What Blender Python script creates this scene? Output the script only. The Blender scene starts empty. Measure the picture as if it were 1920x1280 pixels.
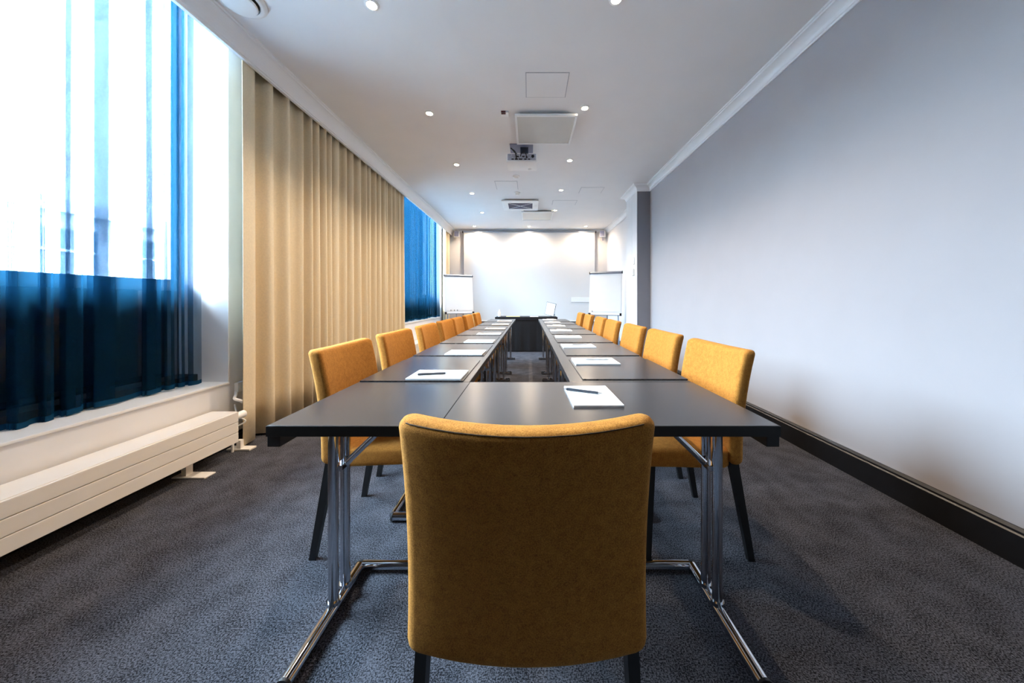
import bpy, bmesh, math, random
from mathutils import Vector, Matrix
random.seed(7)
PI = math.pi
sc = bpy.context.scene
COL = sc.collection

# ------------------------------------------------------------------ camera
cam_d = bpy.data.cameras.new('camera'); cam = bpy.data.objects.new('camera', cam_d); COL.objects.link(cam)
cam.location = (0, 0, 1.09); cam.rotation_euler = (PI/2, 0, 0)
cam_d.sensor_width = 36.0; cam_d.lens = 36.0*590/1920
cam_d.shift_x = -32/1920; cam_d.shift_y = -76/1920
cam_d.clip_start = 0.02; cam_d.clip_end = 200
sc.camera = cam

# ------------------------------------------------------------------ world, exposure
SKY = 165.0
w = bpy.data.worlds.new('overcast_sky'); sc.world = w; w.use_nodes = True
bg = w.node_tree.nodes['Background']
# overcast sky: luminance rises from the horizon to the zenith as (1 + 2 sin h) / 3
nt = w.node_tree
tcw = nt.nodes.new('ShaderNodeTexCoord'); sep = nt.nodes.new('ShaderNodeSeparateXYZ')
mul = nt.nodes.new('ShaderNodeMath'); mul.operation = 'MULTIPLY_ADD'; mul.inputs[1].default_value = 2/3*SKY; mul.inputs[2].default_value = 1/3*SKY
mx0 = nt.nodes.new('ShaderNodeMath'); mx0.operation = 'MAXIMUM'; mx0.inputs[1].default_value = 0.0
nt.links.new(tcw.outputs['Generated'], sep.inputs[0]); nt.links.new(sep.outputs['Z'], mx0.inputs[0])
nt.links.new(mx0.outputs[0], mul.inputs[0]); nt.links.new(mul.outputs[0], bg.inputs[1])
bg.inputs[0].default_value = (0.70, 0.85, 1.0, 1)
vs = sc.view_settings
vs.view_transform = 'Standard'; vs.look = 'None'; vs.gamma = 1.0; vs.use_curve_mapping = False
vs.exposure = 1.29
sc.cycles.max_bounces = 10; sc.cycles.diffuse_bounces = 5; sc.cycles.transparent_max_bounces = 40
sc.cycles.sample_clamp_indirect = 6.0
sc.cycles.use_denoising = True

SPOT_W = 38.0
SPOT_COL = (1.0, 0.80, 0.60)

def portal(y0, y1, z0, z1, x):
    d = bpy.data.lights.new('window_portal', 'AREA'); d.shape = 'RECTANGLE'
    d.size = y1-y0; d.size_y = z1-z0; d.cycles.is_portal = True
    o = bpy.data.objects.new('window_portal', d); COL.objects.link(o)
    o.location = (x, (y0+y1)/2, (z0+z1)/2)
    o.rotation_euler = Matrix(((0, 0, -1), (1, 0, 0), (0, -1, 0))).transposed().to_3x3().to_euler()
    # local -Z must point to +X (into the room); local X along world Y
    o.rotation_euler = Matrix(((0, 0, -1), (1, 0, 0), (0, -1, 0))).to_euler()
portal(0.6, 2.354, 1.245, 3.42, -2.72)
portal(5.45, 8.05, 1.245, 3.42, -2.72)

# ------------------------------------------------------------------ materials
MATS = {}
def lin(c):
    c = c/255.0
    return c/12.92 if c <= 0.04045 else ((c+0.055)/1.055)**2.4
def rgb(r, g, b): return (lin(r), lin(g), lin(b), 1)
def mat(name, col, rough=0.6, metal=0.0, noise=None, bump=None, spec=0.5, sheen=0.0, coat=0.0):
    """noise=(scale, amount): value variation; bump=(scale, strength, distance)"""
    m = bpy.data.materials.new(name); m.use_nodes = True
    nt = m.node_tree; p = nt.nodes['Principled BSDF']
    p.inputs['Base Color'].default_value = col
    p.inputs['Roughness'].default_value = rough; p.inputs['Metallic'].default_value = metal
    p.inputs['Specular IOR Level'].default_value = spec
    if sheen:
        p.inputs['Sheen Weight'].default_value = sheen; p.inputs['Sheen Roughness'].default_value = 0.5
        p.inputs['Sheen Tint'].default_value = (min(1, col[0]*2.5), min(1, col[1]*2.5), min(1, col[2]*2.5), 1)
    if coat: p.inputs['Coat Weight'].default_value = coat
    tc = nt.nodes.new('ShaderNodeTexCoord')
    def noise_node(scale, detail=3):
        n = nt.nodes.new('ShaderNodeTexNoise'); n.inputs['Scale'].default_value = scale; n.inputs['Detail'].default_value = detail
        nt.links.new(tc.outputs['Object'], n.inputs['Vector']); return n
    if noise:
        n = noise_node(noise[0])
        r = nt.nodes.new('ShaderNodeValToRGB')
        a = noise[1]
        r.color_ramp.elements[0].position = 0.33; r.color_ramp.elements[1].position = 0.67
        r.color_ramp.elements[0].color = (col[0]*(1-a), col[1]*(1-a), col[2]*(1-a), 1)
        r.color_ramp.elements[1].color = (col[0]*(1+a), col[1]*(1+a), col[2]*(1+a), 1)
        nt.links.new(n.outputs['Fac'], r.inputs['Fac']); nt.links.new(r.outputs['Color'], p.inputs['Base Color'])
    if bump:
        n = noise_node(bump[0], 2)
        b = nt.nodes.new('ShaderNodeBump'); b.inputs['Strength'].default_value = bump[1]; b.inputs['Distance'].default_value = bump[2]
        nt.links.new(n.outputs['Fac'], b.inputs['Height']); nt.links.new(b.outputs['Normal'], p.inputs['Normal'])
    MATS[name] = m
    return m
def emit(name, col, strength):
    m = bpy.data.materials.new(name); m.use_nodes = True
    p = m.node_tree.nodes['Principled BSDF']
    p.inputs['Base Color'].default_value = (0.8, 0.8, 0.8, 1)
    p.inputs['Emission Color'].default_value = col; p.inputs['Emission Strength'].default_value = strength
    MATS[name] = m; return m

mat('wall_paint', (0.42, 0.395, 0.395, 1), 0.75, bump=(300, 0.12, 0.001), noise=(4, 0.012))
mat('shade_wall_dark', (0.03, 0.028, 0.028, 1), 0.6, noise=(6, 0.1))
mat('window_wall', (0.80, 0.80, 0.81, 1), 0.6, noise=(4, 0.01))
mat('light_paint', (0.74, 0.72, 0.71, 1), 0.75, bump=(300, 0.1, 0.001), noise=(4, 0.012))
mat('pillar_paint', (0.22, 0.22, 0.25, 1), 0.75, bump=(300, 0.12, 0.001), noise=(5, 0.02))
mat('ceiling_paint', (0.86, 0.845, 0.83, 1), 0.8, bump=(220, 0.1, 0.001), noise=(3, 0.012))
mat('crown_paint', (0.90, 0.90, 0.90, 1), 0.45, noise=(5, 0.01))
mat('black_baseboard', (0.006, 0.006, 0.007, 1), 0.35, noise=(20, 0.1))
mat('sill_paint', (0.85, 0.85, 0.84, 1), 0.35, noise=(6, 0.01))
mat('frame_paint', (0.13, 0.15, 0.17, 1), 0.4, noise=(6, 0.02))
mat('dark_ledge', (0.010, 0.012, 0.014, 1), 0.6, noise=(8, 0.1))
mat('hatch_gap', (0.42, 0.42, 0.44, 1), 0.7, noise=(20, 0.05))
mat('dark_glass', (0.004, 0.006, 0.008, 1), 0.06, noise=(3, 0.1))
mat('table_laminate', (0.030, 0.027, 0.027, 1), 0.27, noise=(45, 0.18), spec=0.8)
mat('table_edge', (0.003, 0.003, 0.0035, 1), 0.5, noise=(60, 0.1))
mat('pad_leather', (0.026, 0.022, 0.022, 1), 0.26, noise=(70, 0.15), bump=(420, 0.04, 0.0002), spec=0.8)
mat('chrome', (0.62, 0.64, 0.68, 1), 0.09, 1.0, noise=(30, 0.03))
mat('rubber_black', (0.01, 0.01, 0.011, 1), 0.5, noise=(40, 0.1))
mat('leg_black', (0.006, 0.006, 0.006, 1), 0.5, noise=(40, 0.1))
mat('seam_thread', (0.055, 0.024, 0.004, 1), 0.8, noise=(200, 0.2))
mat('seat_under', (0.05, 0.045, 0.042, 1), 0.9, noise=(200, 0.2))
mat('paper', (0.86, 0.86, 0.85, 1), 0.6, noise=(8, 0.006))
mat('pad_back', (0.62, 0.62, 0.61, 1), 0.7, noise=(30, 0.02))
mat('pen_dark', (0.03, 0.035, 0.045, 1), 0.25, noise=(50, 0.1))
mat('pen_silver', (0.55, 0.55, 0.56, 1), 0.3, 0.8, noise=(50, 0.03))
mat('beige_curtain', (0.76, 0.64, 0.44, 1), 0.85, noise=(90, 0.04), bump=(700, 0.1, 0.0006))
mat('radiator_white', (0.84, 0.80, 0.74, 1), 0.32, noise=(6, 0.01))
mat('plastic_white', (0.90, 0.90, 0.88, 1), 0.35, noise=(10, 0.01))
mat('plastic_grey', (0.22, 0.22, 0.31, 1), 0.45, noise=(20, 0.03))
mat('cassette_cover', (0.62, 0.61, 0.57, 1), 0.35, noise=(5, 0.02))
mat('grille_grey', (0.18, 0.20, 0.24, 1), 0.5, noise=(20, 0.05))
mat('shadow_gap', (0.06, 0.06, 0.06, 1), 0.7, noise=(20, 0.05))
mat('port_panel', (0.45, 0.46, 0.52, 1), 0.5, noise=(60, 0.25))
mat('steel_dark', (0.09, 0.11, 0.14, 1), 0.4, 0.6, noise=(30, 0.1))
mat('cable_black', (0.008, 0.008, 0.01, 1), 0.45, noise=(40, 0.1))
mat('screen_fabric', (0.71, 0.70, 0.69, 1), 0.9, noise=(3, 0.006))
mat('black_cloth', (0.007, 0.007, 0.009, 1), 0.95, noise=(60, 0.2), bump=(300, 0.2, 0.001))
mat('whiteboard', (0.87, 0.875, 0.885, 1), 0.22, noise=(3, 0.005))
mat('alu', (0.42, 0.46, 0.54, 1), 0.3, 0.9, noise=(30, 0.03))
mat('red_lens', (0.10, 0.008, 0.01, 1), 0.2, noise=(30, 0.1))
mat('yellow_paper', (0.75, 0.66, 0.30, 1), 0.7, noise=(12, 0.02))
mat('facade', (0.72, 0.71, 0.69, 1), 0.9, noise=(0.8, 0.05))
mat('facade_glass', (0.16, 0.19, 0.22, 1), 0.15, noise=(0.5, 0.1))
mat('street', (0.35, 0.35, 0.35, 1), 0.9, noise=(0.6, 0.1))
emit('lamp_glow', (1.0, 0.86, 0.62, 1), 40.0)

# heathered mustard felt
def felt():
    m = bpy.data.materials.new('mustard_felt'); m.use_nodes = True
    nt = m.node_tree; p = nt.nodes['Principled BSDF']
    tc = nt.nodes.new('ShaderNodeTexCoord')
    n1 = nt.nodes.new('ShaderNodeTexNoise'); n1.inputs['Scale'].default_value = 430; n1.inputs['Detail'].default_value = 2
    n2 = nt.nodes.new('ShaderNodeTexNoise'); n2.inputs['Scale'].default_value = 60; n2.inputs['Detail'].default_value = 4
    r = nt.nodes.new('ShaderNodeValToRGB'); e = r.color_ramp.elements
    e[0].position = 0.30; e[0].color = (0.24, 0.085, 0.014, 1)
    e[1].position = 0.70; e[1].color = (0.60, 0.255, 0.050, 1)
    k = e.new(0.5); k.color = (0.43, 0.170, 0.028, 1)
    mx = nt.nodes.new('ShaderNodeMix'); mx.data_type = 'FLOAT'; mx.inputs[0].default_value = 0.3
    for n in (n1, n2): nt.links.new(tc.outputs['Object'], n.inputs['Vector'])
    nt.links.new(n1.outputs['Fac'], mx.inputs[2]); nt.links.new(n2.outputs['Fac'], mx.inputs[3])
    nt.links.new(mx.outputs[0], r.inputs['Fac']); nt.links.new(r.outputs['Color'], p.inputs['Base Color'])
    p.inputs['Roughness'].default_value = 0.95; p.inputs['Specular IOR Level'].default_value = 0.15
    p.inputs['Sheen Weight'].default_value = 0.12; p.inputs['Sheen Tint'].default_value = (0.9, 0.6, 0.2, 1)
    b = nt.nodes.new('ShaderNodeBump'); b.inputs['Strength'].default_value = 0.5; b.inputs['Distance'].default_value = 0.0015
    nt.links.new(n1.outputs['Fac'], b.inputs['Height']); nt.links.new(b.outputs['Normal'], p.inputs['Normal'])
    MATS['mustard_felt'] = m
felt()

def carpet():
    m = bpy.data.materials.new('carpet'); m.use_nodes = True
    nt = m.node_tree; p = nt.nodes['Principled BSDF']
    tc = nt.nodes.new('ShaderNodeTexCoord')
    n1 = nt.nodes.new('ShaderNodeTexNoise'); n1.inputs['Scale'].default_value = 200; n1.inputs['Detail'].default_value = 4; n1.inputs['Roughness'].default_value = 0.75
    n2 = nt.nodes.new('ShaderNodeTexNoise'); n2.inputs['Scale'].default_value = 9; n2.inputs['Detail'].default_value = 4
    mx = nt.nodes.new('ShaderNodeMix'); mx.data_type = 'FLOAT'; mx.inputs[0].default_value = 0.13
    r = nt.nodes.new('ShaderNodeValToRGB'); e = r.color_ramp.elements
    e[0].position = 0.43; e[0].color = (0.009, 0.009, 0.011, 1)
    e[1].position = 0.58; e[1].color = (0.132, 0.133, 0.152, 1)
    for n in (n1, n2): nt.links.new(tc.outputs['Object'], n.inputs['Vector'])
    nt.links.new(n1.outputs['Fac'], mx.inputs[2]); nt.links.new(n2.outputs['Fac'], mx.inputs[3])
    nt.links.new(mx.outputs[0], r.inputs['Fac']); nt.links.new(r.outputs['Color'], p.inputs['Base Color'])
    p.inputs['Roughness'].default_value = 1.0; p.inputs['Specular IOR Level'].default_value = 0.05
    b = nt.nodes.new('ShaderNodeBump'); b.inputs['Strength'].default_value = 0.8; b.inputs['Distance'].default_value = 0.004
    nt.links.new(n1.outputs['Fac'], b.inputs['Height']); nt.links.new(b.outputs['Normal'], p.inputs['Normal'])
    MATS['carpet'] = m
carpet()

def sheer(name, T, f0, f1, tl=1.0):
    m = bpy.data.materials.new(name); m.use_nodes = True
    nt = m.node_tree; nt.nodes.remove(nt.nodes['Principled BSDF'])
    out = nt.nodes['Material Output']
    t = nt.nodes.new('ShaderNodeBsdfTransparent'); t.inputs[0].default_value = T
    d = nt.nodes.new('ShaderNodeBsdfDiffuse'); d.inputs[0].default_value = (0.012, 0.075, 0.155, 1)
    tr = nt.nodes.new('ShaderNodeBsdfTranslucent'); tr.inputs[0].default_value = (0.012*tl, 0.088*tl, 0.175*tl, 1)
    tc = nt.nodes.new('ShaderNodeTexCoord'); n = nt.nodes.new('ShaderNodeTexNoise'); n.inputs['Scale'].default_value = 260
    nt.links.new(tc.outputs['Object'], n.inputs['Vector'])
    mr = nt.nodes.new('ShaderNodeMapRange'); mr.inputs[1].default_value = 0.3; mr.inputs[2].default_value = 0.7
    mr.inputs[3].default_value = f0; mr.inputs[4].default_value = f1
    nt.links.new(n.outputs['Fac'], mr.inputs[0])
    a = nt.nodes.new('ShaderNodeMixShader'); a.inputs[0].default_value = 0.45
    b = nt.nodes.new('ShaderNodeMixShader')
    nt.links.new(d.outputs[0], a.inputs[1]); nt.links.new(tr.outputs[0], a.inputs[2])
    nt.links.new(mr.outputs[0], b.inputs[0]); nt.links.new(t.outputs[0], b.inputs[1]); nt.links.new(a.outputs[0], b.inputs[2])
    nt.links.new(b.outputs[0], out.inputs['Surface'])
    MATS[name] = m
def pane():
    # thin clear window pane
    m = bpy.data.materials.new('clear_glass'); m.use_nodes = True
    nt = m.node_tree; nt.nodes.remove(nt.nodes['Principled BSDF']); out = nt.nodes['Material Output']
    t = nt.nodes.new('ShaderNodeBsdfTransparent'); t.inputs[0].default_value = (0.95, 0.97, 0.98, 1)
    g = nt.nodes.new('ShaderNodeBsdfGlossy'); g.inputs['Roughness'].default_value = 0.02
    f = nt.nodes.new('ShaderNodeFresnel'); f.inputs[0].default_value = 1.3
    b = nt.nodes.new('ShaderNodeMixShader')
    nt.links.new(f.outputs[0], b.inputs[0]); nt.links.new(t.outputs[0], b.inputs[1]); nt.links.new(g.outputs[0], b.inputs[2])
    nt.links.new(b.outputs[0], out.inputs['Surface'])
    MATS['clear_glass'] = m
sheer('blue_sheer', (0.58, 0.62, 0.65, 1), 0.17, 0.30); sheer('dense_sheer', (0.20, 0.28, 0.34, 1), 0.44, 0.58, 0.2); sheer('sheer_hem', (0.2, 0.3, 0.4, 1), 0.8, 0.95); pane()

# ------------------------------------------------------------------ mesh helpers
class MB:
    def __init__(s): s.v = []; s.f = []
    def add(s, vs, fs):
        o = len(s.v); s.v += [tuple(p) for p in vs]; s.f += [tuple(i+o for i in f) for f in fs]; return s
    def box(s, x0, x1, y0, y1, z0, z1, bev=0.0):
        if bev <= 0:
            vs = [(x, y, z) for z in (z0, z1) for y in (y0, y1) for x in (x0, x1)]
            return s.add(vs, [(0,2,3,1),(4,5,7,6),(0,1,5,4),(2,6,7,3),(0,4,6,2),(1,3,7,5)])
        bm = bmesh.new(); bmesh.ops.create_cube(bm, size=1)
        for v in bm.verts: v.co = Vector((x0+(v.co.x+.5)*(x1-x0), y0+(v.co.y+.5)*(y1-y0), z0+(v.co.z+.5)*(z1-z0)))
        bmesh.ops.bevel(bm, geom=bm.edges[:], offset=bev, segments=2, profile=0.6, affect='EDGES')
        bm.verts.index_update()
        s.add([v.co[:] for v in bm.verts], [[v.index for v in f.verts] for f in bm.faces]); bm.free(); return s
    def tube(s, pts, r, n=10, closed=False, r2=None):
        pts = [Vector(p) for p in pts]; N = len(pts); rings = []
        up = None
        for i, p in enumerate(pts):
            a = pts[i-1] if i > 0 else pts[i]; b = pts[i+1] if i < N-1 else pts[i]
            t = (b-a).normalized()
            if up is None:
                up = Vector((0,0,1)) if abs(t.z) < 0.9 else Vector((1,0,0))
            u = t.cross(up).normalized(); vv = u.cross(t).normalized(); up = vv
            rr = r if r2 is None else r+(r2-r)*i/(N-1)
            rings.append([p+u*math.cos(2*PI*k/n)*rr+vv*math.sin(2*PI*k/n)*rr for k in range(n)])
        return s.loft(rings)
    def loft(s, rings, cap=True):
        n = len(rings[0]); vs = [p for r in rings for p in r]; fs = []
        for i in range(len(rings)-1):
            for k in range(n):
                k2 = (k+1) % n
                fs.append((i*n+k, i*n+k2, (i+1)*n+k2, (i+1)*n+k))
        if cap:
            fs.append(tuple(range(n-1, -1, -1))); fs.append(tuple((len(rings)-1)*n+k for k in range(n)))
        return s.add(vs, fs)
    def lathe(s, prof, c=(0,0,0), n=24, cap=True):
        """prof: (radius, z) list around a vertical axis through c"""
        rings = [[(c[0]+r*math.cos(2*PI*k/n), c[1]+r*math.sin(2*PI*k/n), c[2]+z) for k in range(n)] for r, z in prof]
        return s.loft(rings, cap)
    def grid(s, rows):
        n = len(rows[0]); vs = [p for r in rows for p in r]
        fs = [(i*n+k, i*n+k+1, (i+1)*n+k+1, (i+1)*n+k) for i in range(len(rows)-1) for k in range(n-1)]
        return s.add(vs, fs)
    def prism_y(s, prof, y0, y1):
        """closed polygon prof (x, z) swept along y"""
        return s.loft([[(x, y0, z) for x, z in prof], [(x, y1, z) for x, z in prof]])
    def prism_x(s, prof, x0, x1):
        return s.loft([[(x0, y, z) for y, z in prof], [(x1, y, z) for y, z in prof]])
    def build(s, name, m, parent=None, smooth=False):
        me = bpy.data.meshes.new(name); me.from_pydata(s.v, [], s.f); me.validate()
        bm = bmesh.new(); bm.from_mesh(me); bmesh.ops.recalc_face_normals(bm, faces=bm.faces[:]); bm.to_mesh(me); bm.free()
        me.materials.append(MATS[m]); me.update()
        if smooth:
            for p in me.polygons: p.use_smooth = True
            if smooth != 'all': me.set_sharp_from_angle(angle=math.radians(42))
        o = bpy.data.objects.new(name, me); COL.objects.link(o)
        if parent is not None: o.parent = parent
        return o

def tag(o, label, cat, group=None, kind=None):
    if kind == 'structure':
        o['kind'] = kind
        if label: o['label'] = label
        if cat: o['category'] = cat
        return o
    o['label'] = label; o['category'] = cat
    if group: o['group'] = group
    if kind: o['kind'] = kind
    return o
def thing(name, loc=(0,0,0), rz=0.0):
    o = bpy.data.objects.new(name, None); COL.objects.link(o); o.empty_display_size = 0.1
    o.location = loc; o.rotation_euler = (0, 0, rz); return o
KIDS = {}
def copy_tree(o, parent=None):
    c = o.copy(); COL.objects.link(c)
    if parent is not None: c.parent = parent
    for ch in [k for k in bpy.data.objects if k.parent is o]: copy_tree(ch, c)
    return c
ORD = ['first', 'second', 'third', 'fourth', 'fifth', 'sixth', 'seventh', 'eighth']

def struct(name, mb, m, label, cat, parent=None, smooth=False):
    o = mb.build(name, m, parent, smooth)
    if parent is None: tag(o, label, cat, kind='structure')
    return o

# ------------------------------------------------------------------ room shell
ZC = 3.03; ZW = 3.42; XR = 2.03; XL = -2.25; YB = 8.62; YF = -0.6; XP = 1.815; XR2 = 2.13
struct('floor', MB().box(-2.8, 2.4, YF-.1, YB+.2, -.15, 0), 'carpet', 'dark charcoal speckled carpet floor', 'floor')
struct('ceiling', MB().box(XL, 2.4, YF-.1, YB+.2, ZC, ZC+.15).box(-2.8, XL+.15, .5, 2.45, ZW, ZW+.15).box(-2.8, XL+.15, 5.35, 8.15, ZW, ZW+.15).box(XL, XL+.15, .5, 2.45, ZC+.15, ZW).box(XL, XL+.15, 5.35, 8.15, ZC+.15, ZW), 'ceiling_paint', 'smooth pale painted ceiling with recessed spots', 'ceiling')
struct('wall_right', MB().box(XR, XR+.25, YF, 5.276, 0, ZC), 'wall_paint', 'long plain pale lavender grey side wall', 'wall')
pier = struct('wall_pillar', MB().box(XP, XR2+.2, 5.277, 5.85, 0, ZC), 'pillar_paint', 'grey wall pier stepping out beside the flip chart', 'wall')
for ya, yb in ((5.279, 5.528), (5.532, 5.848)): MB().box(XP-.006, XP-.0002, ya, yb, .158, ZC-.10, .001).build('lit_side_panel', 'light_paint', pier)  # paler facing puts the light on the pier's window side into its colour
struct('wall_right_end', MB().box(XR2, XR2+.25, 5.851, YB, 0, ZC), 'light_paint', 'bright side wall between pier and projection screen', 'wall')
struct('wall_back', MB().box(-2.8, 2.4, YB, YB+.2, 0, ZC), 'light_paint', 'end wall behind the projection screen', 'wall')
struct('wall_front_shade', MB().box(-2.8, 2.4, YF-.2, YF, 0, ZC), 'shade_wall_dark', 'dark unseen wall set close opposite the screen to shade the end chair', 'wall')  # out-of-view wall, made dark and set close to shade the front chair's back
W1 = (0.6, 2.354, 0.47); W2 = (5.45, 8.05, 0.67)
m = MB().box(-2.75, XL, YF, W1[0], 0, ZW).box(-2.75, XL, W1[0], W1[1], 0, W1[2]).box(-2.75, XL, W1[1], W2[0], 0, ZW)
m.box(-2.75, XL, W2[0], W2[1], 0, W2[2]).box(-2.75, XL, W2[1], YB, 0, ZW)
struct('wall_left', m, 'window_wall', 'white window wall with two deep window recesses', 'wall')

# crown mouldings : profile as (distance from wall, drop below ceiling)
def crown_prof(p, d):
    pts = [(0, 0), (p, 0), (p, -.014), (p-.012, -.014), (p-.014, -.026)]
    for k in range(1, 8):
        a = k/8*PI/2
        pts.append((p-.016-(p-.034)*math.sin(a)*1.0*(k/8)**.35, -.026-(d-.062)*(1-math.cos(a))))
    pts += [(.016, -d+.030), (.016, -d+.018), (.010, -d+.014), (.010, -d), (0, -d)]
    return pts
def crown_y(name, x, sgn, y0, y1, p, d, label):
    pr = [(x+sgn*a, ZC+b) for a, b in crown_prof(p, d)]
    return struct(name, MB().prism_y(pr, y0, y1), 'crown_paint', label, 'moulding')
crown_y('trim_1', XR, -1, YF, 5.27, .09, .105, 'white crown moulding along the long plain wall')
crown_y('trim_2', XR2, -1, 5.86, YB-.01, .09, .105, 'white crown moulding beside the projection screen')
# pier crown: wraps round front and side
def crown_path(name, path, p, d, label):
    prof = crown_prof(p, d); rings = []
    N = len(path)
    for i in range(N):
        P = Vector(path[i])
        def nrm(a, b):
            t = (Vector(b)-Vector(a)).normalized(); return Vector((t.y, -t.x))   # right-hand side of travel
        if i == 0: n = nrm(path[0], path[1])
        elif i == N-1: n = nrm(path[-2], path[-1])
        else:
            n1 = nrm(path[i-1], path[i]); n2 = nrm(path[i], path[i+1]); n = (n1+n2); n = n/(n.length**2)*2 if n.length else n1
            n = n*1.0
        rings.append([(P.x+n.x*a, P.y+n.y*a, ZC+b) for a, b in prof])
    return struct(name, MB().loft(rings), 'crown_paint', label, 'moulding')
crown_path('trim_3', [(XR2-.095, 5.851), (XP, 5.851), (XP, 5.276), (XR-.0, 5.276)], .09, .105, 'white crown moulding wrapping the grey pier')
# left cornice with curtain pocket behind
pr = [(-2.11+a, ZC+b) for a, b in crown_prof(.095, .157)]
mb = MB().prism_y(pr, YF, YB-.01).box(-2.125, -2.11, YF, YB-.01, ZC-.157, ZC)
struct('trim_4', mb, 'crown_paint', 'deep white cornice hiding the curtain rails', 'moulding')
struct('trim_5', MB().prism_x([(YB-a, ZC+b) for a, b in crown_prof(.05, .05)], -2.1, 2.1), 'crown_paint', 'slim white moulding above the projection screen', 'moulding')
# black baseboards
def base_prof(h): return [(0, 0), (.022, 0), (.022, h-.028), (.016, h-.022), (.016, h-.012), (.008, h), (0, h)]
struct('baseboard_right', MB().prism_y([(XR-a, b) for a, b in base_prof(.155)], YF, 5.27), 'black_baseboard', 'tall black baseboard along the plain wall', 'baseboard')
struct('baseboard_right_end', MB().prism_y([(XR2-a, b) for a, b in base_prof(.155)], 5.86, YB-.03), 'black_baseboard', 'black baseboard beside the screen', 'baseboard')
mb = MB().prism_y([(XP-a, b) for a, b in base_prof(.155)], 5.255, 5.85).prism_x([(5.276-a, b) for a, b in base_prof(.155)], XP, XR-.023)
struct('baseboard_pillar', mb, 'black_baseboard', 'black baseboard round the grey pier', 'baseboard')
struct('baseboard_left', MB().prism_y([(XL+a, b) for a, b in base_prof(.09)], YF, YB-.03), 'black_baseboard', 'black baseboard under the windows', 'baseboard')
struct('baseboard_back', MB().prism_x([(YB-a, b) for a, b in base_prof(.155)], -2.2, 2.1), 'black_baseboard', 'black baseboard below the screen', 'baseboard')

# ------------------------------------------------------------------ windows
def window(n, y0, y1, zs, label):
    root = thing('window_%d' % n, (0, 0, 0)); tag(root, label, 'window', kind='structure')
    XG = -2.66
    fr = MB()
    for a, b, c, d in ((y0, y1, zs, zs+.06), (y0, y1, ZW-.07, ZW), (y0, y1, 1.165, 1.245)): fr.box(XG-.04, XG+.04, a+.001, b-.001, c, d-.001, .004)
    mid = (y0+y1)/2
    for a, b in ((y0, y0+.05), (y1-.05, y1)):
        fr.box(XG-.04, XG+.04, a+.001, b-.001, zs+.06, 1.165, .004); fr.box(XG-.04, XG+.04, a+.001, b-.001, 1.245, ZW-.07, .004)
    fr.build('window_frame', 'frame_paint', root)
    MB().box(XG-.006, XG+.006, y0+.05, y1-.05, 1.245, ZW-.07).build('pane', 'clear_glass', root)
    lo = MB().box(XG-.006, XG+.006, y0+.05, y1-.05, zs+.06, 1.165).build('lower_pane', 'dark_glass', root); lo['label'] = 'dark opaque lower pane'
    MB().box(XG+.041, -2.475, y0+.003, y1-.003, zs+.017, zs+.075, .003).build('inner_ledge', 'dark_ledge', root)
    s = MB().box(-2.62, XL+.012, y0+.001, y1-.001, zs+.0005, zs+.016, .004)
    s.build('window_sill', 'sill_paint', root)
    return root
window(1, *W1, 'tall window with dark lower pane behind the wide folds of sheer')
window(2, *W2, 'tall window with dark lower pane near the screen')

# ------------------------------------------------------------------ outside
struct('street', MB().box(-40, -2.9, -30, 60, -4.2, -4.0), 'street', 'pale street outside the windows', 'street')
fac = thing('opposite_building', (-11, 0, -4)); tag(fac, 'pale office building across the street seen through the near window', 'building')
MB().box(-3, 0, -18, 40, 0, 7.15).build('wall', 'facade', fac)
MB().box(-3, .25, -18, 40, 7.15, 7.45).build('cornice', 'facade', fac)
MB().box(0, .12, -18, 40, 5.0, 5.15).build('ledge', 'facade', fac)
me = None
for k in range(22):
    y = -9+k*2.2
    for z in (2.6, 5.35):
        if me is None:
            o = MB().box(0, .04, 0, 1.6, 0, 1.45).build('window', 'facade_glass', fac); me = o.data
            fr = MB().box(.0, .08, .77, .83, 0, 1.45).box(0, .08, 0, 1.6, .9, .96).build('glazing_bar', 'facade', o); mf = fr.data
        else:
            o = bpy.data.objects.new('window', me); COL.objects.link(o); o.parent = fac
            fr = bpy.data.objects.new('glazing_bar', mf); COL.objects.link(fr); fr.parent = o
        o.location = (0.0, y, z)

# ------------------------------------------------------------------ curtains
def smooth_path(pts, it=2):
    for _ in range(it):
        q = [pts[0]]
        for a, b in zip(pts[:-1], pts[1:]):
            q.append((a[0]*.75+b[0]*.25, a[1]*.75+b[1]*.25)); q.append((a[0]*.25+b[0]*.75, a[1]*.25+b[1]*.75))
        q.append(pts[-1]); pts = q
    return pts
def curtain(name, path, z0, z1, m, nz=10, spread=0.35, hem=0.012, solid=0.0, seed=1, xc=None):
    """path in plan (x, y); folds open a little towards the hem"""
    rnd = random.Random(seed)
    n = len(path); rows = []
    xc = xc if xc is not None else sum(p[0] for p in path)/n
    ph = [rnd.uniform(0, 6.28) for _ in range(4)]
    for i in range(nz+1):
        v = i/nz; row = []
        for k, (x, y) in enumerate(path):
            s = 1+spread*(1-v)
            wob = .006*math.sin(y*9+ph[0]+3*v)*(1-v)
            z = z0+(z1-z0)*v
            if i == 0: z += hem*math.sin(y*17+ph[1])*.5+hem*math.sin(y*6.1+ph[2])*.5
            row.append((xc+(x-xc)*s+wob, y, z))
        rows.append(row)
    o = MB().grid(rows).build(name, m, None, 'all')
    if m in ('blue_sheer', 'dense_sheer'):
        dn = [(x, y, z-.028) for x, y, z in rows[0]]
        MB().grid([dn, rows[0]]).build('hem', 'sheer_hem', o, 'all')
    if solid:
        md = o.modifiers.new('thickness', 'SOLIDIFY'); md.thickness = solid; md.offset = 0
    return o
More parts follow.
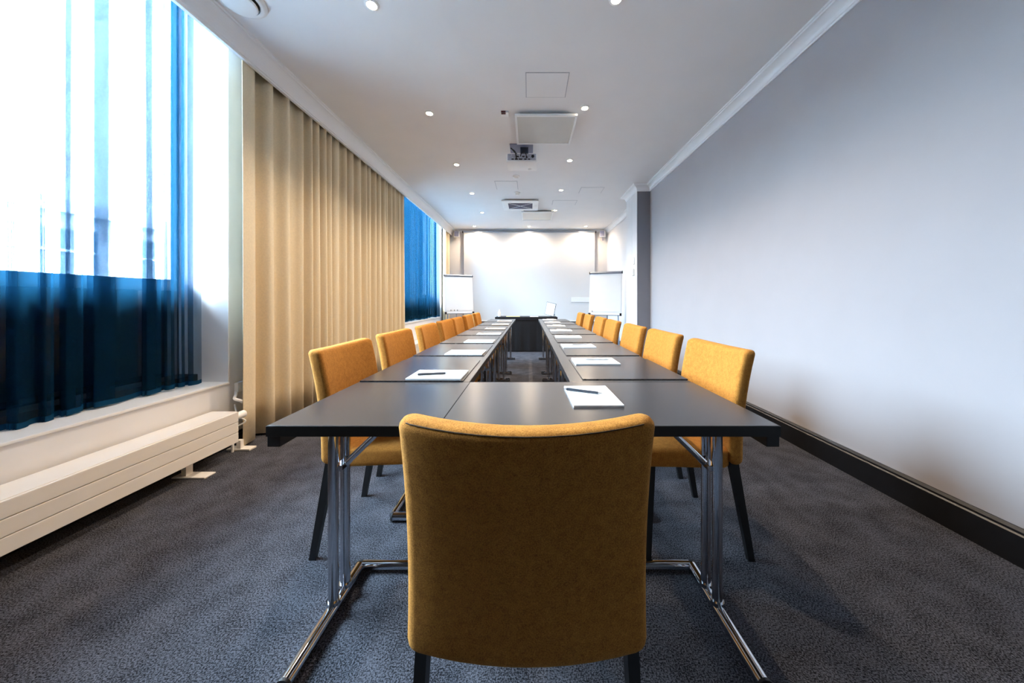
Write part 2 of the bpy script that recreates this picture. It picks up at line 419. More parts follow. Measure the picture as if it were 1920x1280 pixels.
# near sheer: flat spans and narrow overlapping folds
X1 = -2.43
pts = []
folds = [(0.80, .05), (0.97, .08), (1.14, .05), (1.30, .06), (1.476, .012), (1.572, .012), (1.659, .046), (1.790, .082),
         (2.008, .062), (2.10, .024), (2.175, .018), (2.26, .05)]
pts.append((X1, .63))
for i, (yc, wd) in enumerate(folds):
    o = .014+.010*((i*7) % 5)/4
    n = 9 if wd < .015 else 7 if i < 9 else 3                      # layers gathered in the fold
    pts.append((X1-o*.6, yc-wd/2-.03))
    for k in range(n):
        x = X1-o+2*o*k/(n-1); j = .1*wd*math.sin(i*3+k*1.7)
        ends = (yc-wd/2+j, yc+wd/2-j)
        if k % 2: ends = ends[::-1]
        pts += [(x, ends[0]), (x, (ends[0]+ends[1])/2), (x+.001, ends[1])]
    pts.append((X1+o*.6, yc+wd/2+.03))
pts.append((X1+.01, 2.325))
c = curtain('sheer_curtain', smooth_path(pts, 1), .52, 3.375, 'blue_sheer', 12, .35, .008, seed=3, xc=X1)
tag(c, 'navy blue sheer curtain over the near window sill above the long radiator', 'curtain', 'blue sheer curtains')
# far sheer: dense pleats
pts = []; y = 5.5; s = 1; rnd = random.Random(5)
while y < 7.97:
    pts.append((-2.31+s*rnd.uniform(.015, .055), y)); y += rnd.uniform(.018, .065); s = -s
c = curtain('sheer_curtain', smooth_path(pts, 2), .73, 3.375, 'dense_sheer', 8, .25, .012, seed=8, xc=-2.31)
tag(c, 'dark blue densely pleated sheer curtain at the window nearer the screen', 'curtain', 'blue sheer curtains')
# beige drapes
def drape(y0, y1, first, seed, label, xc=-2.165):
    rnd = random.Random(seed); pts = []; y = y0; s = 1; k = 0
    while y < y1:
        a = .045*rnd.uniform(.65, 1.15)
        wd = first[k] if k < len(first) else rnd.choice((.045, .06, .075, .09, .055))*rnd.uniform(.9, 1.2)
        pts += [(xc+s*a, y), (xc+s*a*rnd.uniform(.75, 1.05), min(y+wd*.75, y1))]
        y += wd; s = -s; k += 1
    pts.append((xc+s*.02, y1))
    c = curtain('beige_curtain', smooth_path(pts, 3), .016, 2.985, 'beige_curtain', 10, .35, .006, solid=.004, seed=seed, xc=xc)
    tag(c, label, 'curtain', 'beige drapes'); return c
drape(2.33, 5.36, [.17, .06, .09, .10, .07, .13], 11, 'wide floor-length beige curtain hanging in folds between the two windows')
drape(7.98, 8.50, [.08, .05, .10], 12, 'narrow beige curtain in the corner by the projection screen')
for (a, b, x, lab) in ((.62, 2.34, X1, 'thin white curtain rail above the near blue sheer'), (5.47, 8.0, -2.31, 'thin white curtain rail above the far blue sheer'),
                       (2.32, 8.52, -2.165, 'long white curtain rail above the beige drapes')):
    zr = ZC if x > -2.2 else ZW
    tag(MB().box(x-.012, x+.012, a, b, zr-.045, zr).build('curtain_rail', 'plastic_white'), lab, 'rail')

# ------------------------------------------------------------------ radiators
def radiator(y0, y1, feet, label, valve=False):
    r = thing('radiator', (0, y0, 0)); tag(r, label, 'radiator', 'low white radiators')
    L = y1-y0; xa, xb = -2.225, -2.04; z0, z1 = .10, .314; h = (z1-z0)/3
    MB().box(xa, xb-.012, 0, L, z0+.004, z1-.002).build('body', 'radiator_white', r)
    for k in range(3): MB().box(xb-.012, xb, 0, L, z0+k*h+.0015, z0+(k+1)*h-.0015, .003).build('front_panel', 'radiator_white', r)
    MB().box(xa, xb-.013, .002, L-.002, z1-.002, z1+.001).build('top_grille', 'radiator_white', r)
    for fy in feet:
        y = fy-y0
        f = MB().box(-2.145, -2.115, y-.02, y+.02, .008, z0+.004).build('foot_post', 'radiator_white', r)
        MB().box(-2.19, -1.985, y-.035, y+.035, 0, .009, .003).build('foot_plate', 'radiator_white', f)
    if valve:
        v = MB().tube([(-2.10, L, .262), (-2.10, L+.03, .262)], .016, 14).build('pipe_stub', 'plastic_white', r, True)
        MB().tube([(-2.10, L+.03, .262), (-2.10, L+.036, .262), (-2.10, L+.10, .262), (-2.10, L+.105, .262)], .026, 18).build('thermostat_knob', 'plastic_white', r, True)
        MB().tube([(-2.14, L-.01, .12), (-2.14, L+.05, .12), (-2.14, L+.06, .10), (-2.14, L+.06, 0)], .009, 10).build('supply_pipe', 'plastic_white', r, True)
    return r
radiator(-.5, 2.21, (.1, 1.0, 1.96), 'long low white radiator below the near window with valve', True)
radiator(5.6, 7.9, (5.8, 7.7), 'low white radiator below the window nearer the screen')
tag(MB().box(-2.20, -2.03, 2.284, 2.345, 0, .014, .004).box(-2.13, -2.10, 2.29, 2.315, .014, .075).build('pipe_bracket', 'radiator_white'), 'small white floor bracket just past the radiator end', 'bracket')
def arc_path(p): return [Vector(q) for q in p]
def spline(pts, n=8):
    P = [Vector(p) for p in pts]; P = [P[0]]+P+[P[-1]]; out = []
    for i in range(1, len(P)-2):
        for k in range(n):
            t = k/n; a, b, c, d = P[i-1], P[i], P[i+1], P[i+2]
            out.append(.5*((2*b)+(c-a)*t+(2*a-5*b+4*c-d)*t*t+(3*b-a-3*c+d)*t**3))
    out.append(P[-2]); return out
tag(MB().tube(spline([(-2.245, 2.41, .40), (-2.20, 2.36, .385), (-2.15, 2.30, .375), (-2.13, 2.33, .35), (-2.17, 2.38, .325)]), .010, 8).build('white_hose', 'plastic_white', None, True), 'thick white hose looping above the radiator valve', 'hose')
tag(MB().tube(spline([(-2.245, 2.40, .30), (-2.14, 2.31, .25), (-2.10, 2.33, .20), (-2.15, 2.29, .17), (-2.19, 2.25, .16)]), .005, 8).build('white_cable', 'plastic_white', None, True), 'thin white cable drooping below the radiator valve', 'cable')
ws = thing('wall_socket', (XL, 2.43, .43)); tag(ws, 'white socket box on the wall beside the beige curtain edge', 'socket')
MB().box(0, .03, -.03, .045, -.035, .035, .004).build('housing', 'plastic_white', ws); MB().box(.03, .034, -.015, .03, -.02, .02).build('cover', 'plastic_white', ws)

# ------------------------------------------------------------------ chairs
def rring(w_, t_, r, z, nx=10, nc=4):
    hw, ht = w_/2, t_/2; r = min(r, hw*.98, ht*.98); P = []
    def corner(cx, cy, a0):
        for k in range(nc+1):
            a = a0+k/nc*PI/2; P.append((cx+r*math.cos(a), cy+r*math.sin(a), z))
    corner(hw-r, -ht+r, -PI/2); corner(hw-r, ht-r, 0)
    for k in range(1, nx): P.append((hw-r-(2*(hw-r))*k/nx, ht, z))
    corner(-hw+r, ht-r, PI/2); corner(-hw+r, -ht+r, PI)
    for k in range(1, nx): P.append((-hw+r+(2*(hw-r))*k/nx, -ht, z))
    return P
def rounded_block(w_, t_, z0, z1, rz, rw, r, nz=8, k=5, rw0=None):
    rings = []; rw0 = rw if rw0 is None else rw0
    for i in range(k):
        a = i/(k-1)*PI/2; ins = 1-math.sin(a)
        rings.append(rring(w_-2*rw0*ins, t_-2*rz*.95*ins, r, z0+rz*(1-math.cos(a))))
    for i in range(1, nz): rings.append(rring(w_, t_, r, z0+rz+(z1-z0-2*rz)*i/nz))
    for i in range(k):
        a = PI/2-i/(k-1)*PI/2; ins = 1-math.sin(a)
        rings.append(rring(w_-2*rw*ins, t_-2*rz*.95*ins, r, z1-rz*(1-math.cos(a))))
    return rings
def make_chair():
    c = thing('upholstered_chair')
    W, T, z0, z1 = .462, .060, .408, .886
    rings = rounded_block(W, T, z0, z1, .022, .024, .022, rw0=.012)
    def warp(p):
        x, y, z = p; q = min(1, (2*x/W)**2); v = (z-z0)/(z1-z0)
        yy = -.165 + y - .060*max(0, v)**2 - (.018+.024*v)*(1-q)
        zz = z - .012*(1-q)*max(0, v)**4 - .016*(1-q)*max(0, 1-v)**4
        xx = x*(1+.012*(2*v-1)**2-.012+.026*(1-v))
        return (xx, yy, zz)
    rings = [[warp(p) for p in r] for r in rings]
    b = MB().loft(rings).build('backrest', 'mustard_felt', c, 'all')
    # stitched seam along the rear upper edge
    rg = rings[-3]; rear = sorted([p for p in rg if True], key=lambda p: p[0])
    nP = len(rg); seam = [rg[i] for i in range(nP-9-2, nP)] + [rg[0]]
    seam = [Vector(p)+Vector((0, -.0003, .0003)) for p in seam]
    MB().tube(seam, .0011, 6).build('seam', 'seam_thread', b, True)
    # seat cushion
    rings = rounded_block(.452, .40, .385, .468, .020, .020, .035, nz=3)
    def sw(p):
        x, y, z = p; yy = y+.048
        return (x, yy, z+(.006*(yy+.15)/.4 if z > .43 else .012*(yy+.15)/.4))
    rings = [[sw(p) for p in r] for r in rings]
    MB().loft(rings).build('seat', 'mustard_felt', c, 'all')
    for s in (-1, 1):
        def leg(top, bot, a, b_):
            (x1, y1, z1_), (x0, y0, z0_) = top, bot
            m_ = MB(); m_.loft([[(x0-.010, y0-b_, z0_), (x0+.010, y0-b_, z0_), (x0+.010, y0+b_, z0_), (x0-.010, y0+b_, z0_)],
                                [(x1-.0115, y1-a, z1_), (x1+.0115, y1-a, z1_), (x1+.0115, y1+a, z1_), (x1-.0115, y1+a, z1_)]])
            return m_.build('leg', 'leg_black', c)
        leg((s*.208, -.160, .425), (s*.214, -.235, 0), .019, .013)
        leg((s*.190, .180, .395), (s*.196, .195, 0), .017, .012)
    return c
proto = make_chair()
LY = [1.55, 2.17, 2.80, 3.41, 3.96, 4.66, 5.47]
RY = [1.535, 2.15, 2.73, 3.40, 4.0, 4.76, 5.53]
proto.location = (-.004, .80, 0)
tag(proto, 'mustard felt chair pulled up to the end table, turned toward the screen', 'chair', 'mustard felt chairs')
rnd = random.Random(2)
for ys, x, rz, side in ((LY, -.69, -PI/2, 'curtain'), (RY, .69, PI/2, 'plain wall')):
    for i, y in enumerate(ys):
        c = copy_tree(proto); c.location = (x+rnd.uniform(-.008, .008), y, 0); c.rotation_euler = (0, 0, rz+rnd.uniform(-.02, .02))
        k = len(ys)-1-i
        where = 'nearest the black-clothed table' if k == 0 else ('%s from the black-clothed table' % ORD[k])
        tag(c, 'mustard felt chair on the %s side of the tables, %s' % (side, where), 'chair', 'mustard felt chairs')

# ------------------------------------------------------------------ tables
ZT = .742
def table(name, L, Wd, legs, foot, cross, leg_v, seam=None, label='', group=None):
    """local: length along x (0..L), width along y (0..Wd), floor at z=0"""
    t = thing(name)
    spans = [(0, L)] if seam is None else [(0, seam-.0008), (seam+.0008, L)]
    for a, b in spans:
        p = MB().box(a, b, 0, Wd, ZT-.030, ZT, .0015).build('tabletop', 'table_laminate', t)
    for q in ((-.001, L+.001, -.001, 0), (-.001, L+.001, Wd, Wd+.001), (-.001, 0, 0, Wd), (L, L+.001, 0, Wd)):
        MB().box(*q, ZT-.030, ZT-.0016).build('edge_band', 'table_edge', t)
    MB().box(0, .036, .002, Wd-.002, ZT-.060, ZT-.0305, .002).build('edge_rail', 'table_edge', t)
    MB().box(L-.036, L, .002, Wd-.002, ZT-.060, ZT-.0305, .002).build('edge_rail', 'table_edge', t)
    for k, lx in enumerate(legs):
        f = MB().tube([(lx, foot[0], .022), (lx, foot[1], .022)], .020, 14).build('foot', 'chrome', t, True)
        for fy in foot: MB().tube([(lx, fy-.004, .022), (lx, fy+.004, .022)], .0215, 14).build('end_cap', 'rubber_black', f, True)
        for ly in leg_v:
            l = MB().tube([(lx, ly, .03), (lx, ly, ZT-.031)], .0168, 16).build('leg', 'chrome', t, True)
            MB().tube([(lx, ly, .036), (lx, ly, .044), (lx, ly, .050)], .0215, 16).build('collar', 'chrome', l, True)
        s = 1 if k == 0 else -1
        my = sum(leg_v)/2
        MB().tube([(lx+s*.016, my, .50), (lx+s*.235, my, ZT-.031)], .011, 12).build('strut', 'chrome', t, True)
        MB().box(min(lx, lx+s*.03), max(lx, lx+s*.03), leg_v[0], leg_v[1], .495, .515, .003).build('strut_joint', 'chrome', t)
    MB().tube([(legs[0], cross, .024), (legs[1], cross, .024)], .017, 14).build('crossbar', 'chrome', t, True)
    return t
ft = table('conference_table', 1.432, .474, (.050, 1.388), (-.005, .395), .395, (.220, .291), seam=.479)
ft.location = (-.732, .877, 0)
tag(ft, 'dark conference table with chrome legs standing across the end of both table rows', 'table', 'dark conference tables')
LT = 1.5625
for side, x0, Wd, word in ((-1, -.257, .475, 'curtain'), (1, .178, .520, 'plain wall')):
    pt = table('conference_table', LT-.004, Wd, (LT/2-.575, LT/2+.575), (.005, .42), .42, (.085, .155))
    # local y must run outward from the aisle
    for i in range(3):
        c = pt if i == 0 else copy_tree(pt)
        y = 1.353+i*LT
        if side < 0: c.location = (x0, y+.002, 0); c.rotation_euler = (0, 0, PI/2)          # local x -> +Y, local y -> -X
        else: c.location = (x0, y+LT-.002, 0); c.rotation_euler = (0, 0, -PI/2)        # local x -> -Y, local y -> +X
        where = ('adjoining the end table', 'in the middle of the row', 'nearest the black-clothed table')[i]
        tag(c, 'dark conference table in the %s side row, %s' % (word, where), 'table', 'dark conference tables')

# ------------------------------------------------------------------ desk pads, notepads, pens
def bent_pen(name, m, c, ang, label, z):
    r = thing(name, (c[0], c[1], z+.005), ang)
    tag(r, label, 'pen', 'pens on the notepads')
    MB().tube([(-.068, 0, 0), (-.066, 0, 0), (.045, 0, 0), (.052, 0, 0)], .0048, 10).build('barrel', m, r, True)
    MB().tube([(.052, 0, 0), (.070, 0, 0)], .0044, 10, r2=.0010).build('tip', 'pen_silver', r, True)
    MB().box(-.062, -.02, -.0012, .0012, .0048, .0066).build('clip', 'pen_silver', r)
    MB().tube([(-.068, 0, 0), (-.074, 0, 0)], .0030, 8).build('button', 'pen_silver', r, True)
    return r
def notepad(c, sx, sy, rz, z, label):
    r = thing('notepad', (c[0], c[1], z), rz); tag(r, label, 'notepad', 'white notepads')
    MB().box(-sx/2, sx/2, -sy/2, sy/2, 0, .0015).build('backing_board', 'pad_back', r)
    MB().box(-sx/2, sx/2, -sy/2, sy/2, .0016, .0075, .0006).build('paper_block', 'paper', r)
    return r
PL = [1.356, 1.984, 2.57, 3.18, 3.78, 4.46, 5.20]
PR = [1.385, 1.993, 2.62, 3.27, 3.92, 4.62, 5.36]
pm = None
for ys, xa, xb, word, side in ((PL, -.730, -.285, 'curtain', -1), (PR, .236, .700, 'plain wall', 1)):
    n = len(ys); pm = None
    for i, y in enumerate(ys):
        k = n-1-i
        where = 'nearest the black-clothed table' if k == 0 else ('%s from the black-clothed table' % ORD[k])
        xc = (xa+xb)/2
        if pm is None:
            o = MB().box(-(xb-xa)/2, (xb-xa)/2, -.24, .24, 0, .0045, .0012).build('desk_pad', 'pad_leather'); pm = o.data
        else:
            o = bpy.data.objects.new('desk_pad', pm); COL.objects.link(o)
        o.location = (xc, y+.24, ZT)
        tag(o, 'black leather desk pad in the %s side row, %s' % (word, where), 'desk pad', 'black desk pads')
        zp = ZT+.0046
        if side < 0: c = (-.29-.125, y+.092); 
        else: c = (.245+.125, y+.48-.095)
        rz = rnd.uniform(-.025, .025)
        notepad(c, .240, .172, rz, zp, 'white notepad in the %s side row, %s' % (word, where))
        first = (side < 0 and i == 0)
        bent_pen('pen', 'pen_dark' if first else 'pen_silver', (c[0]+.02*side, c[1]+.015*side), .22 if first else rnd.uniform(-.2, .3),
                 ('dark pen' if first else 'silver pen') + ' in the %s side row, %s' % (word, where), zp+.0077)
notepad((.226, 1.145, 0), .166, .236, .02, ZT+.0002, 'white notepad lying directly on the end table')
bent_pen('pen', 'pen_dark', (.205, 1.170), -.42, 'dark pen on the notepad lying on the end table', ZT+.0078)

# ------------------------------------------------------------------ head table
ht = thing('head_table', (-.06, 7.0, 0)); tag(ht, 'head table under a black cloth before the projection screen', 'table')
MB().box(-.66, .66, -.24, .24, ZT-.04, ZT-.004).build('tabletop', 'table_laminate', ht)
for sx in (-.5, .5):
    for sy in (-.15, .15): MB().tube([(sx, sy, 0), (sx, sy, ZT-.041)], .0168, 12).build('leg', 'chrome', ht, True)
cl = thing('table_cloth', (-.06, 7.0, 0)); tag(cl, 'black floor-length cloth covering the head table', 'tablecloth')
rings = []
per = []
for a, b, c_, d in ((-.665, -.245, .665, -.245), (.665, -.245, .665, .245), (.665, .245, -.665, .245), (-.665, .245, -.665, -.245)):
    n = 40 if abs(c_-a) > .1 else 16
    for k in range(n): per.append((a+(c_-a)*k/n, b+(d-b)*k/n))
for i in range(9):
    v = i/8; z = ZT+.001-v*(ZT-.012); rg = []
    for k, (x, y) in enumerate(per):
        s = 1+v*.03; wv = .006*v*math.sin(k*.9)+.004*v*math.sin(k*2.3+1)
        nx, ny = (0, -1) if y <= -.2449 else (0, 1) if y >= .2449 else (math.copysign(1, x), 0)
        rg.append((x*s+nx*wv, y*s+ny*wv, z))
    rings.append(rg)
MB().loft(rings, cap=False).build('skirt', 'black_cloth', cl, 'all')
MB().box(-.668, .668, -.248, .248, ZT-.002, ZT+.002).build('top_sheet', 'black_cloth', cl)
MB().box(-.672, .672, -.253, -.247, ZT-.068, ZT+.001).build('front_band', 'black_cloth', cl)
zt = ZT+.0025
sp = thing('sign_panel', (.445, 6.95, zt+.026), -.55); tag(sp, 'white panel with thin black frame leaning on a stand on the head table', 'sign')
def tilt(o): o.rotation_euler = (0, math.radians(12), 0)
fr = MB().box(-.115, .115, -.006, .006, .0, .285, .002).build('frame', 'rubber_black', sp); tilt(fr)
MB().box(-.107, .107, -.0075, -.0062, .008, .277).build('sheet', 'paper', fr)
MB().prism_x([(.006, 0), (.09, 0), (.006, .10)], -.02, .10).build('stand', 'rubber_black', sp)
wb = thing('white_bottle', (-.655, 6.95, zt)); tag(wb, 'small white bottle standing on the corner of the head table', 'bottle')
MB().lathe([(.026, 0), (.030, .004), (.030, .085), (.024, .105), (.013, .118), (.012, .130)], n=20).build('body', 'plastic_white', wb, True)
MB().lathe([(.014, .130), (.014, .150), (.011, .153)], n=16).build('cap', 'plastic_white', wb, True)
tag(MB().box(-.50, -.20, 6.84, 6.92, zt, zt+.012, .002).build('yellow_pad', 'yellow_paper'), 'thin yellow pad lying on the black cloth', 'notepad')
tag(MB().box(.02, .20, 6.80, 6.95, zt, zt+.006, .001).build('paper_stack', 'paper'), 'small white paper stack on the black cloth', 'paper')

# ------------------------------------------------------------------ projection screen, flip charts, speakers
ps = thing('projection_screen', (0, 8.5, 0)); tag(ps, 'large white roll-down projection screen on the end wall', 'screen')
MB().box(-1.765, 1.775, .0, .004, .56, 2.94).build('screen_fabric', 'screen_fabric', ps)
MB().box(-1.78, 1.79, -.02, .03, 2.94, 2.965, .004).build('roller_case', 'alu', ps)
for x in (-1.80, 1.79): MB().box(x, x+.02, -.03, .04, 2.925, 2.975, .003).build('end_cap', 'rubber_black', ps)
MB().tube([(-1.765, .002, .55), (1.775, .002, .55)], .013, 10).build('weight_bar', 'plastic_white', ps, True)
for x in (-1.79, 1.795): MB().box(x-.004, x+.004, .07, .118, .2, 2.92).build('side_guide', 'plastic_grey', ps)
tag(MB().box(1.135, 1.63, 8.490, 8.497, 1.06, 1.19, .002).build('paper_strip', 'paper'), 'blank white strip fixed low on the projection screen', 'paper')

def flip_chart(loc, rz, label, mk):
    f = thing('flip_chart', loc, rz); tag(f, label, 'flip chart', 'flip charts')
    zb, zt_ = .80, 1.68; tl = .15
    def Y(z): return -tl*(1.70-z)/.9       # leans: bottom forward
    def slab(x0, x1, za, zb_, off, th):
        return MB().loft([[(x0, Y(za)+off, za), (x1, Y(za)+off, za), (x1, Y(za)+off+th, za), (x0, Y(za)+off+th, za)],
                          [(x0, Y(zb_)+off, zb_), (x1, Y(zb_)+off, zb_), (x1, Y(zb_)+off+th, zb_), (x0, Y(zb_)+off+th, zb_)]])
    slab(-.34, .34, zb, zt_, 0, .018).build('board', 'whiteboard', f)
    slab(-.325, .325, zb+.06, zt_-.02, -.006, .005).build('paper_sheet', 'paper', f)
    bar = MB().tube([(-.335, Y(1.70)-.005, 1.70), (.335, Y(1.70)-.005, 1.70)], .026, 16).build('clamp_bar', 'alu', f, True)
    for s in (-1, 1): MB().tube([(s*.335, Y(1.70)-.005, 1.70), (s*.352, Y(1.70)-.005, 1.70)], .029, 16).build('end_knob', 'rubber_black', bar, True)
    tr = MB().box(-.31, .31, Y(zb)-.06, Y(zb)+.005, zb-.016, zb-.002, .003).build('pen_tray', 'alu', f)
    for s in (-1, 1): MB().box(s*.325-.018, s*.325+.018, Y(zb)-.062, Y(zb)+.012, zb-.02, zb+.035, .005).build('tray_corner', 'rubber_black', tr)
    for x in mk:
        MB().box(x-.006, x+.006, Y(zb+.075)-.010, Y(zb+.075)-.001, zb+.05, zb+.085, .002).build('magnet', 'rubber_black', f)
    for s in (-1, 1): MB().tube([(s*.26, Y(1.0)+.034, 1.0), (s*.30, -.22, .012)], .014, 10).build('leg', 'alu', f, True)
    MB().tube([(0, .03, 1.45), (0, .40, .012)], .014, 10).build('leg', 'alu', f, True)
    MB().box(-.05, .05, Y(1.0)+.018, .05, .98, 1.03).build('leg_hinge', 'rubber_black', f)
    return f
flip_chart((-1.715, 7.62, 0), math.radians(24), 'white flip chart with clamp bar standing by the corner beige curtain', (-.20, -.12, -.05))
flip_chart((1.66, 6.80, 0), math.radians(-22), 'white flip chart with clamp bar standing behind the grey pier', (-.27,))

def speaker(loc, rz, label, arm=True):
    s = thing('wall_speaker', loc, rz); tag(s, label, 'speaker', 'small wall speakers')
    MB().box(-.07, .07, -.06, .05, -.08, .08, .008).build('cabinet', 'plastic_white', s)
    MB().box(-.060, .060, -.066, -.061, -.070, .070, .002).build('grille', 'plastic_grey', s)
    if arm:
        MB().box(-.012, .012, .05, .12, -.012, .012).build('bracket', 'plastic_grey', s)
    return s
speaker((-1.95, 8.48, 2.885), math.radians(8), 'small speaker high in the corner beside the beige curtain')
s = speaker((1.985, 8.46, 2.885), math.radians(-30), 'small white speaker on a bracket high in the corner beyond the pier')
MB().tube([(0, 0, -.08), (0, .0, -.17)], .018, 10).build('hanging_arm', 'plastic_grey', s, True)

# wall switches on the pier
for z, lab in ((1.775, 'upper white switch plate on the side of the grey pier'), (1.585, 'lower white thermostat box on the side of the grey pier')):
    s = thing('wall_switch', (XP-.0062, 5.43, z)); tag(s, lab, 'switch')
    MB().box(-.014 if z > 1.7 else -.03, 0, -.04, .04, -.055, .055, .003).build('plate', 'plastic_white', s)
    MB().box(-.018 if z > 1.7 else -.034, -.014 if z > 1.7 else -.03, -.025, .025, -.03, .03).build('rocker', 'plastic_white', s)

# ------------------------------------------------------------------ ceiling fittings
def downlight(x, y, label, energy=SPOT_W, cone=128):
    d = thing('downlight', (x, y, ZC)); tag(d, label, 'downlight', 'recessed downlights')
    MB().lathe([(.030, -.0005), (.046, -.0005), (.046, -.004), (.040, -.008), (.031, -.008), (.030, -.0005)], n=28, cap=False).build('rim', 'plastic_white', d, True)
    MB().lathe([(.0305, -.002), (.0305, -.005)], n=24).build('lamp_disc', 'lamp_glow', d)
    L = bpy.data.lights.new('spot', 'SPOT'); L.energy = energy; L.color = SPOT_COL; L.spot_size = math.radians(cone); L.spot_blend = .75; L.shadow_soft_size = .03
    o = bpy.data.objects.new('spot', L); COL.objects.link(o); o.parent = d; o.location = (0, 0, -.03)
    return d
for xs, ys, word in ((-1.03, [2.06, 3.25, 4.47, 5.67, 6.90], 'curtain'), (.56, [2.02, 3.16, 4.34, 5.50, 6.73], 'plain wall')):
    for i, y in enumerate(ys):
        k = len(ys)-1-i
        where = 'nearest the screen' if k == 0 else ('%s from the screen' % ORD[k])
        downlight(xs, y, 'recessed ceiling spot in the %s side row, %s' % (word, where))
for x, lab in ((-1.42, 'recessed spot washing the screen at its curtain side end'), (0, 'recessed spot washing the middle of the screen'), (1.47, 'recessed spot washing the screen at its pier side end')):
    downlight(x, 8.16, lab, SPOT_W*0.7, 176)

def hatch(x0, x1, y0, y1, label):
    h = thing('access_hatch', ((x0+x1)/2, (y0+y1)/2, ZC)); tag(h, label, 'hatch', 'ceiling access hatches')
    a, b = (x1-x0)/2, (y1-y0)/2
    MB().box(-a, a, -b, b, -.0015, -.0003).build('frame_gap', 'hatch_gap', h)
    MB().box(-a+.006, a-.006, -b+.006, b-.006, -.004, -.0016, .001).build('panel', 'ceiling_paint', h)
hatch(-.03, .345, 2.67, 3.0, 'square ceiling hatch just before the first air unit cover')
hatch(-.56, -.19, 5.09, 5.48, 'ceiling hatch beyond the projector on the curtain side')
hatch(.89, 1.29, 5.37, 5.67, 'ceiling hatch near the grey pier')
hatch(.46, .93, 6.06, 6.36, 'ceiling hatch beside the finned air conditioner')
def cover_unit(x0, x1, y0, y1, label):
    h = thing('air_unit_cover', ((x0+x1)/2, (y0+y1)/2, ZC)); tag(h, label, 'air unit', 'plain ceiling unit covers')
    a, b = (x1-x0)/2, (y1-y0)/2
    MB().box(-a+.04, a-.04, -b+.06, b-.04, -.035, -.0005).build('neck', 'shadow_gap', h)
    fr = MB()
    for q in ((-a, a, -b, -b+.022), (-a, a, b-.022, b), (-a, -a+.022, -b+.022, b-.022), (a-.022, a, -b+.022, b-.022)): fr.box(*q, -.058, -.034, .003)
    fr.build('frame', 'plastic_white', h)
    MB().box(-a+.022, a-.022, -b+.022, b-.022, -.052, -.036).build('panel', 'cassette_cover', h)
cover_unit(-.146, .494, 3.2, 3.79, 'square plain air unit cover beside the ceiling projector')
cover_unit(-.16, .52, 6.69, 7.36, 'white plain air unit cover nearest the screen')
ac = thing('air_conditioner', (-.172, 6.30, ZC)); tag(ac, 'white ceiling cassette air conditioner with grey finned centre grille', 'air conditioner')
a, b = .355, .315
MB().box(-a+.06, a-.06, -b+.06, b-.06, -.02, -.0005).build('neck', 'plastic_grey', ac)
fr = MB()
for q in ((-a, a, -b, -.2), (-a, a, .2, b), (-a, -.24, -.2, .2), (.24, a, -.2, .2)): fr.box(*q, -.045, -.021, .004)
fr.build('frame', 'plastic_white', ac)
g = MB().box(-.24, .24, -.2, .2, -.034, -.022).build('grille', 'grille_grey', ac)
for k in range(11):
    y = -.18+k*.036; MB().box(-.235, .235, y-.004, y+.004, -.042, -.0345).build('slat', 'plastic_grey', g)
for s in (-1, 1):
    MB().tube([(-.235, -s*.19, -.043), (.235, s*.19, -.043)], .005, 6).build('grille_brace', 'plastic_white', g)
    for k in range(3):
        MB().box(s*.30-.03, s*.30+.03, -.14+k*.12-.02, -.14+k*.12+.02, -.0475, -.0452).build('louvre', 'plastic_white', ac)

# projector
pj = thing('projector', (-.09, 3.98, ZC)); tag(pj, 'white projector hung from the ceiling with black cables at its back', 'projector')
z0, z1 = -.238, -.135
body = MB().box(-.19, .19, -.13, .15, z0, z1, .014).build('body', 'plastic_white', pj, True)
MB().box(-.172, .172, -.1335, -.1295, z0+.018, z1-.008).build('port_panel', 'port_panel', body)
for k, (x, zz, wd, hg) in enumerate(((-.11, .03, .03, .012), (-.065, .03, .035, .014), (-.015, .03, .04, .014), (.045, .03, .03, .012), (.09, .03, .02, .012), (-.05, .062, .03, .016), (.02, .062, .03, .014), (.06, .055, .02, .02))):
    MB().box(x-wd/2, x+wd/2, -.1365, -.1336, z0+zz-hg/2, z0+zz+hg/2).build('port', 'rubber_black', body)
MB().tube([(.135, -.133, z0+.065), (.135, -.139, z0+.065)], .018, 14).build('power_socket', 'rubber_black', body)
MB().box(-.02, .08, -.03, .07, z1, -.012).build('mount_column', 'steel_dark', pj)
MB().box(-.15, .14, -.10, .13, -.012, -.0005, .002).build('ceiling_plate', 'plastic_grey', pj)
for sx in (-1, 1): MB().box(.03+sx*.10-.012, .03+sx*.10+.012, -.06, .1, z1, z1+.012).build('mount_arm', 'steel_dark', pj)
MB().tube(spline([(-.065, -.138, z0+.03), (-.07, -.165, z0+.07), (-.085, -.15, z0+.12), (-.13, -.12, z0+.165), (-.125, -.09, z0+.18), (-.08, -.06, z0+.14), (-.02, -.03, z0+.12)]), .007, 8).build('cable', 'cable_black', pj, True)
MB().tube(spline([(-.015, -.138, z0+.06), (0, -.15, z0+.10), (.03, -.08, z0+.13), (.03, -.03, -.06)]), .005, 8).build('cable', 'cable_black', pj, True)
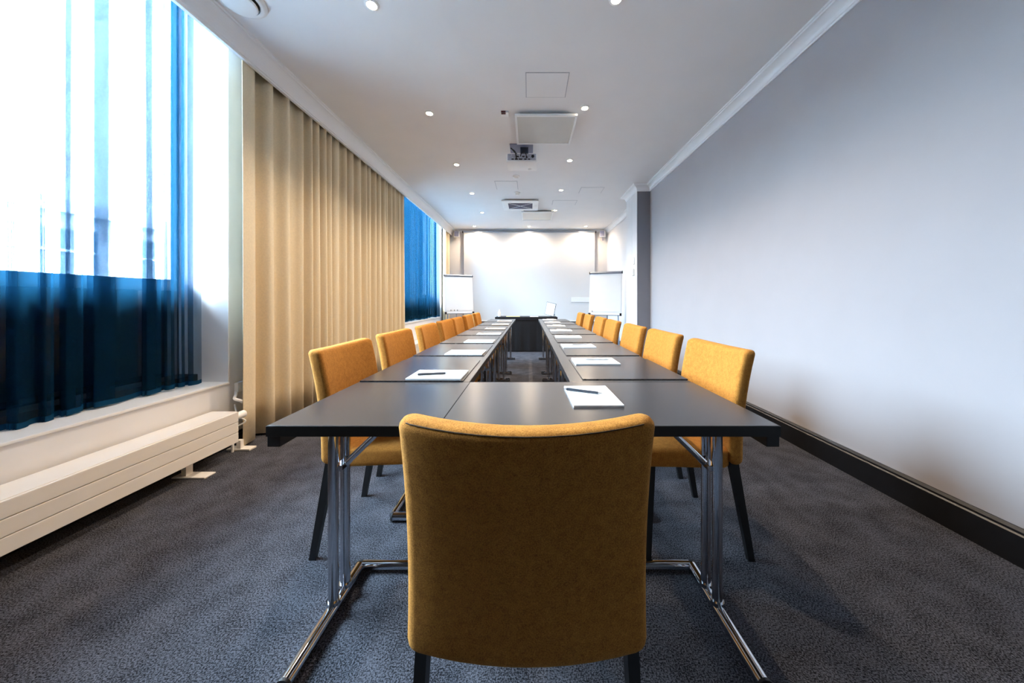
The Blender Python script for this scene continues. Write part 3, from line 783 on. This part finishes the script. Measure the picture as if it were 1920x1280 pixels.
MB().tube(spline([(.06, -.138, z0+.055), (.05, -.15, z0+.09), (.03, -.09, z0+.12), (.02, -.03, -.05)]), .005, 8).build('cable', 'cable_black', pj, True)
MB().lathe([(.02, z0), (.02, z0-.01), (.012, z0-.014)], (.10, .08, 0), 14).build('foot', 'plastic_white', pj)

def disc(name, x, y, prof, m, label, cat, extra=None, group=None):
    d = thing(name, (x, y, ZC)); tag(d, label, cat, group)
    MB().lathe(prof, n=28).build('base', m, d, True)
    if extra: extra(d)
    return d
for y, x, lab in ((4.89, -.20, 'white smoke detector between the projector and a hatch'), (5.64, -.21, 'white smoke detector just before the finned air conditioner')):
    disc('smoke_detector', x, y, [(.052, -.0005), (.052, -.014), (.046, -.02)], 'plastic_white', lab, 'detector',
         lambda d: MB().lathe([(.034, -.0202), (.030, -.042), (.012, -.047)], n=24).build('sensor_head', 'plastic_white', d, True), 'smoke detectors')
ms = thing('motion_sensor', (-.255, 3.24, ZC)); tag(ms, 'tiny white ceiling sensor with dark red lens beside the air unit cover', 'sensor')
MB().box(-.035, .045, -.03, .05, -.018, -.0005, .004).build('housing', 'plastic_white', ms)
MB().box(-.03, .015, -.035, -.0305, -.017, -.004).build('lens', 'red_lens', ms); MB().box(-.03, .015, -.03, .0, -.0205, -.0182).build('lens', 'red_lens', ms)
av = thing('air_valve', (-1.86, 2.015, ZC)); tag(av, 'round white air valve in the ceiling corner above the near window', 'vent')
MB().lathe([(.105, -.0005), (.145, -.0005), (.145, -.006), (.132, -.018), (.118, -.022), (.108, -.018), (.105, -.0005)], n=40, cap=False).build('rim', 'plastic_white', av, True)
MB().lathe([(.03, -.0005), (.03, -.02), (.085, -.022), (.098, -.030), (.092, -.040), (.05, -.046), (.01, -.047)], n=40).build('disc', 'plastic_white', av, True)
MB().lathe([(.1045, -.0004), (.1045, -.002)], n=36).build('throat', 'shadow_gap', av)
# scrap on the carpet
tag(MB().tube(spline([(.53, 1.68, .004), (.55, 1.67, .006), (.575, 1.685, .004), (.60, 1.675, .005)]), .0035, 6).build('paper_scrap', 'paper'), 'tiny white scrap on the carpet beneath the plain wall side tables', 'scrap')
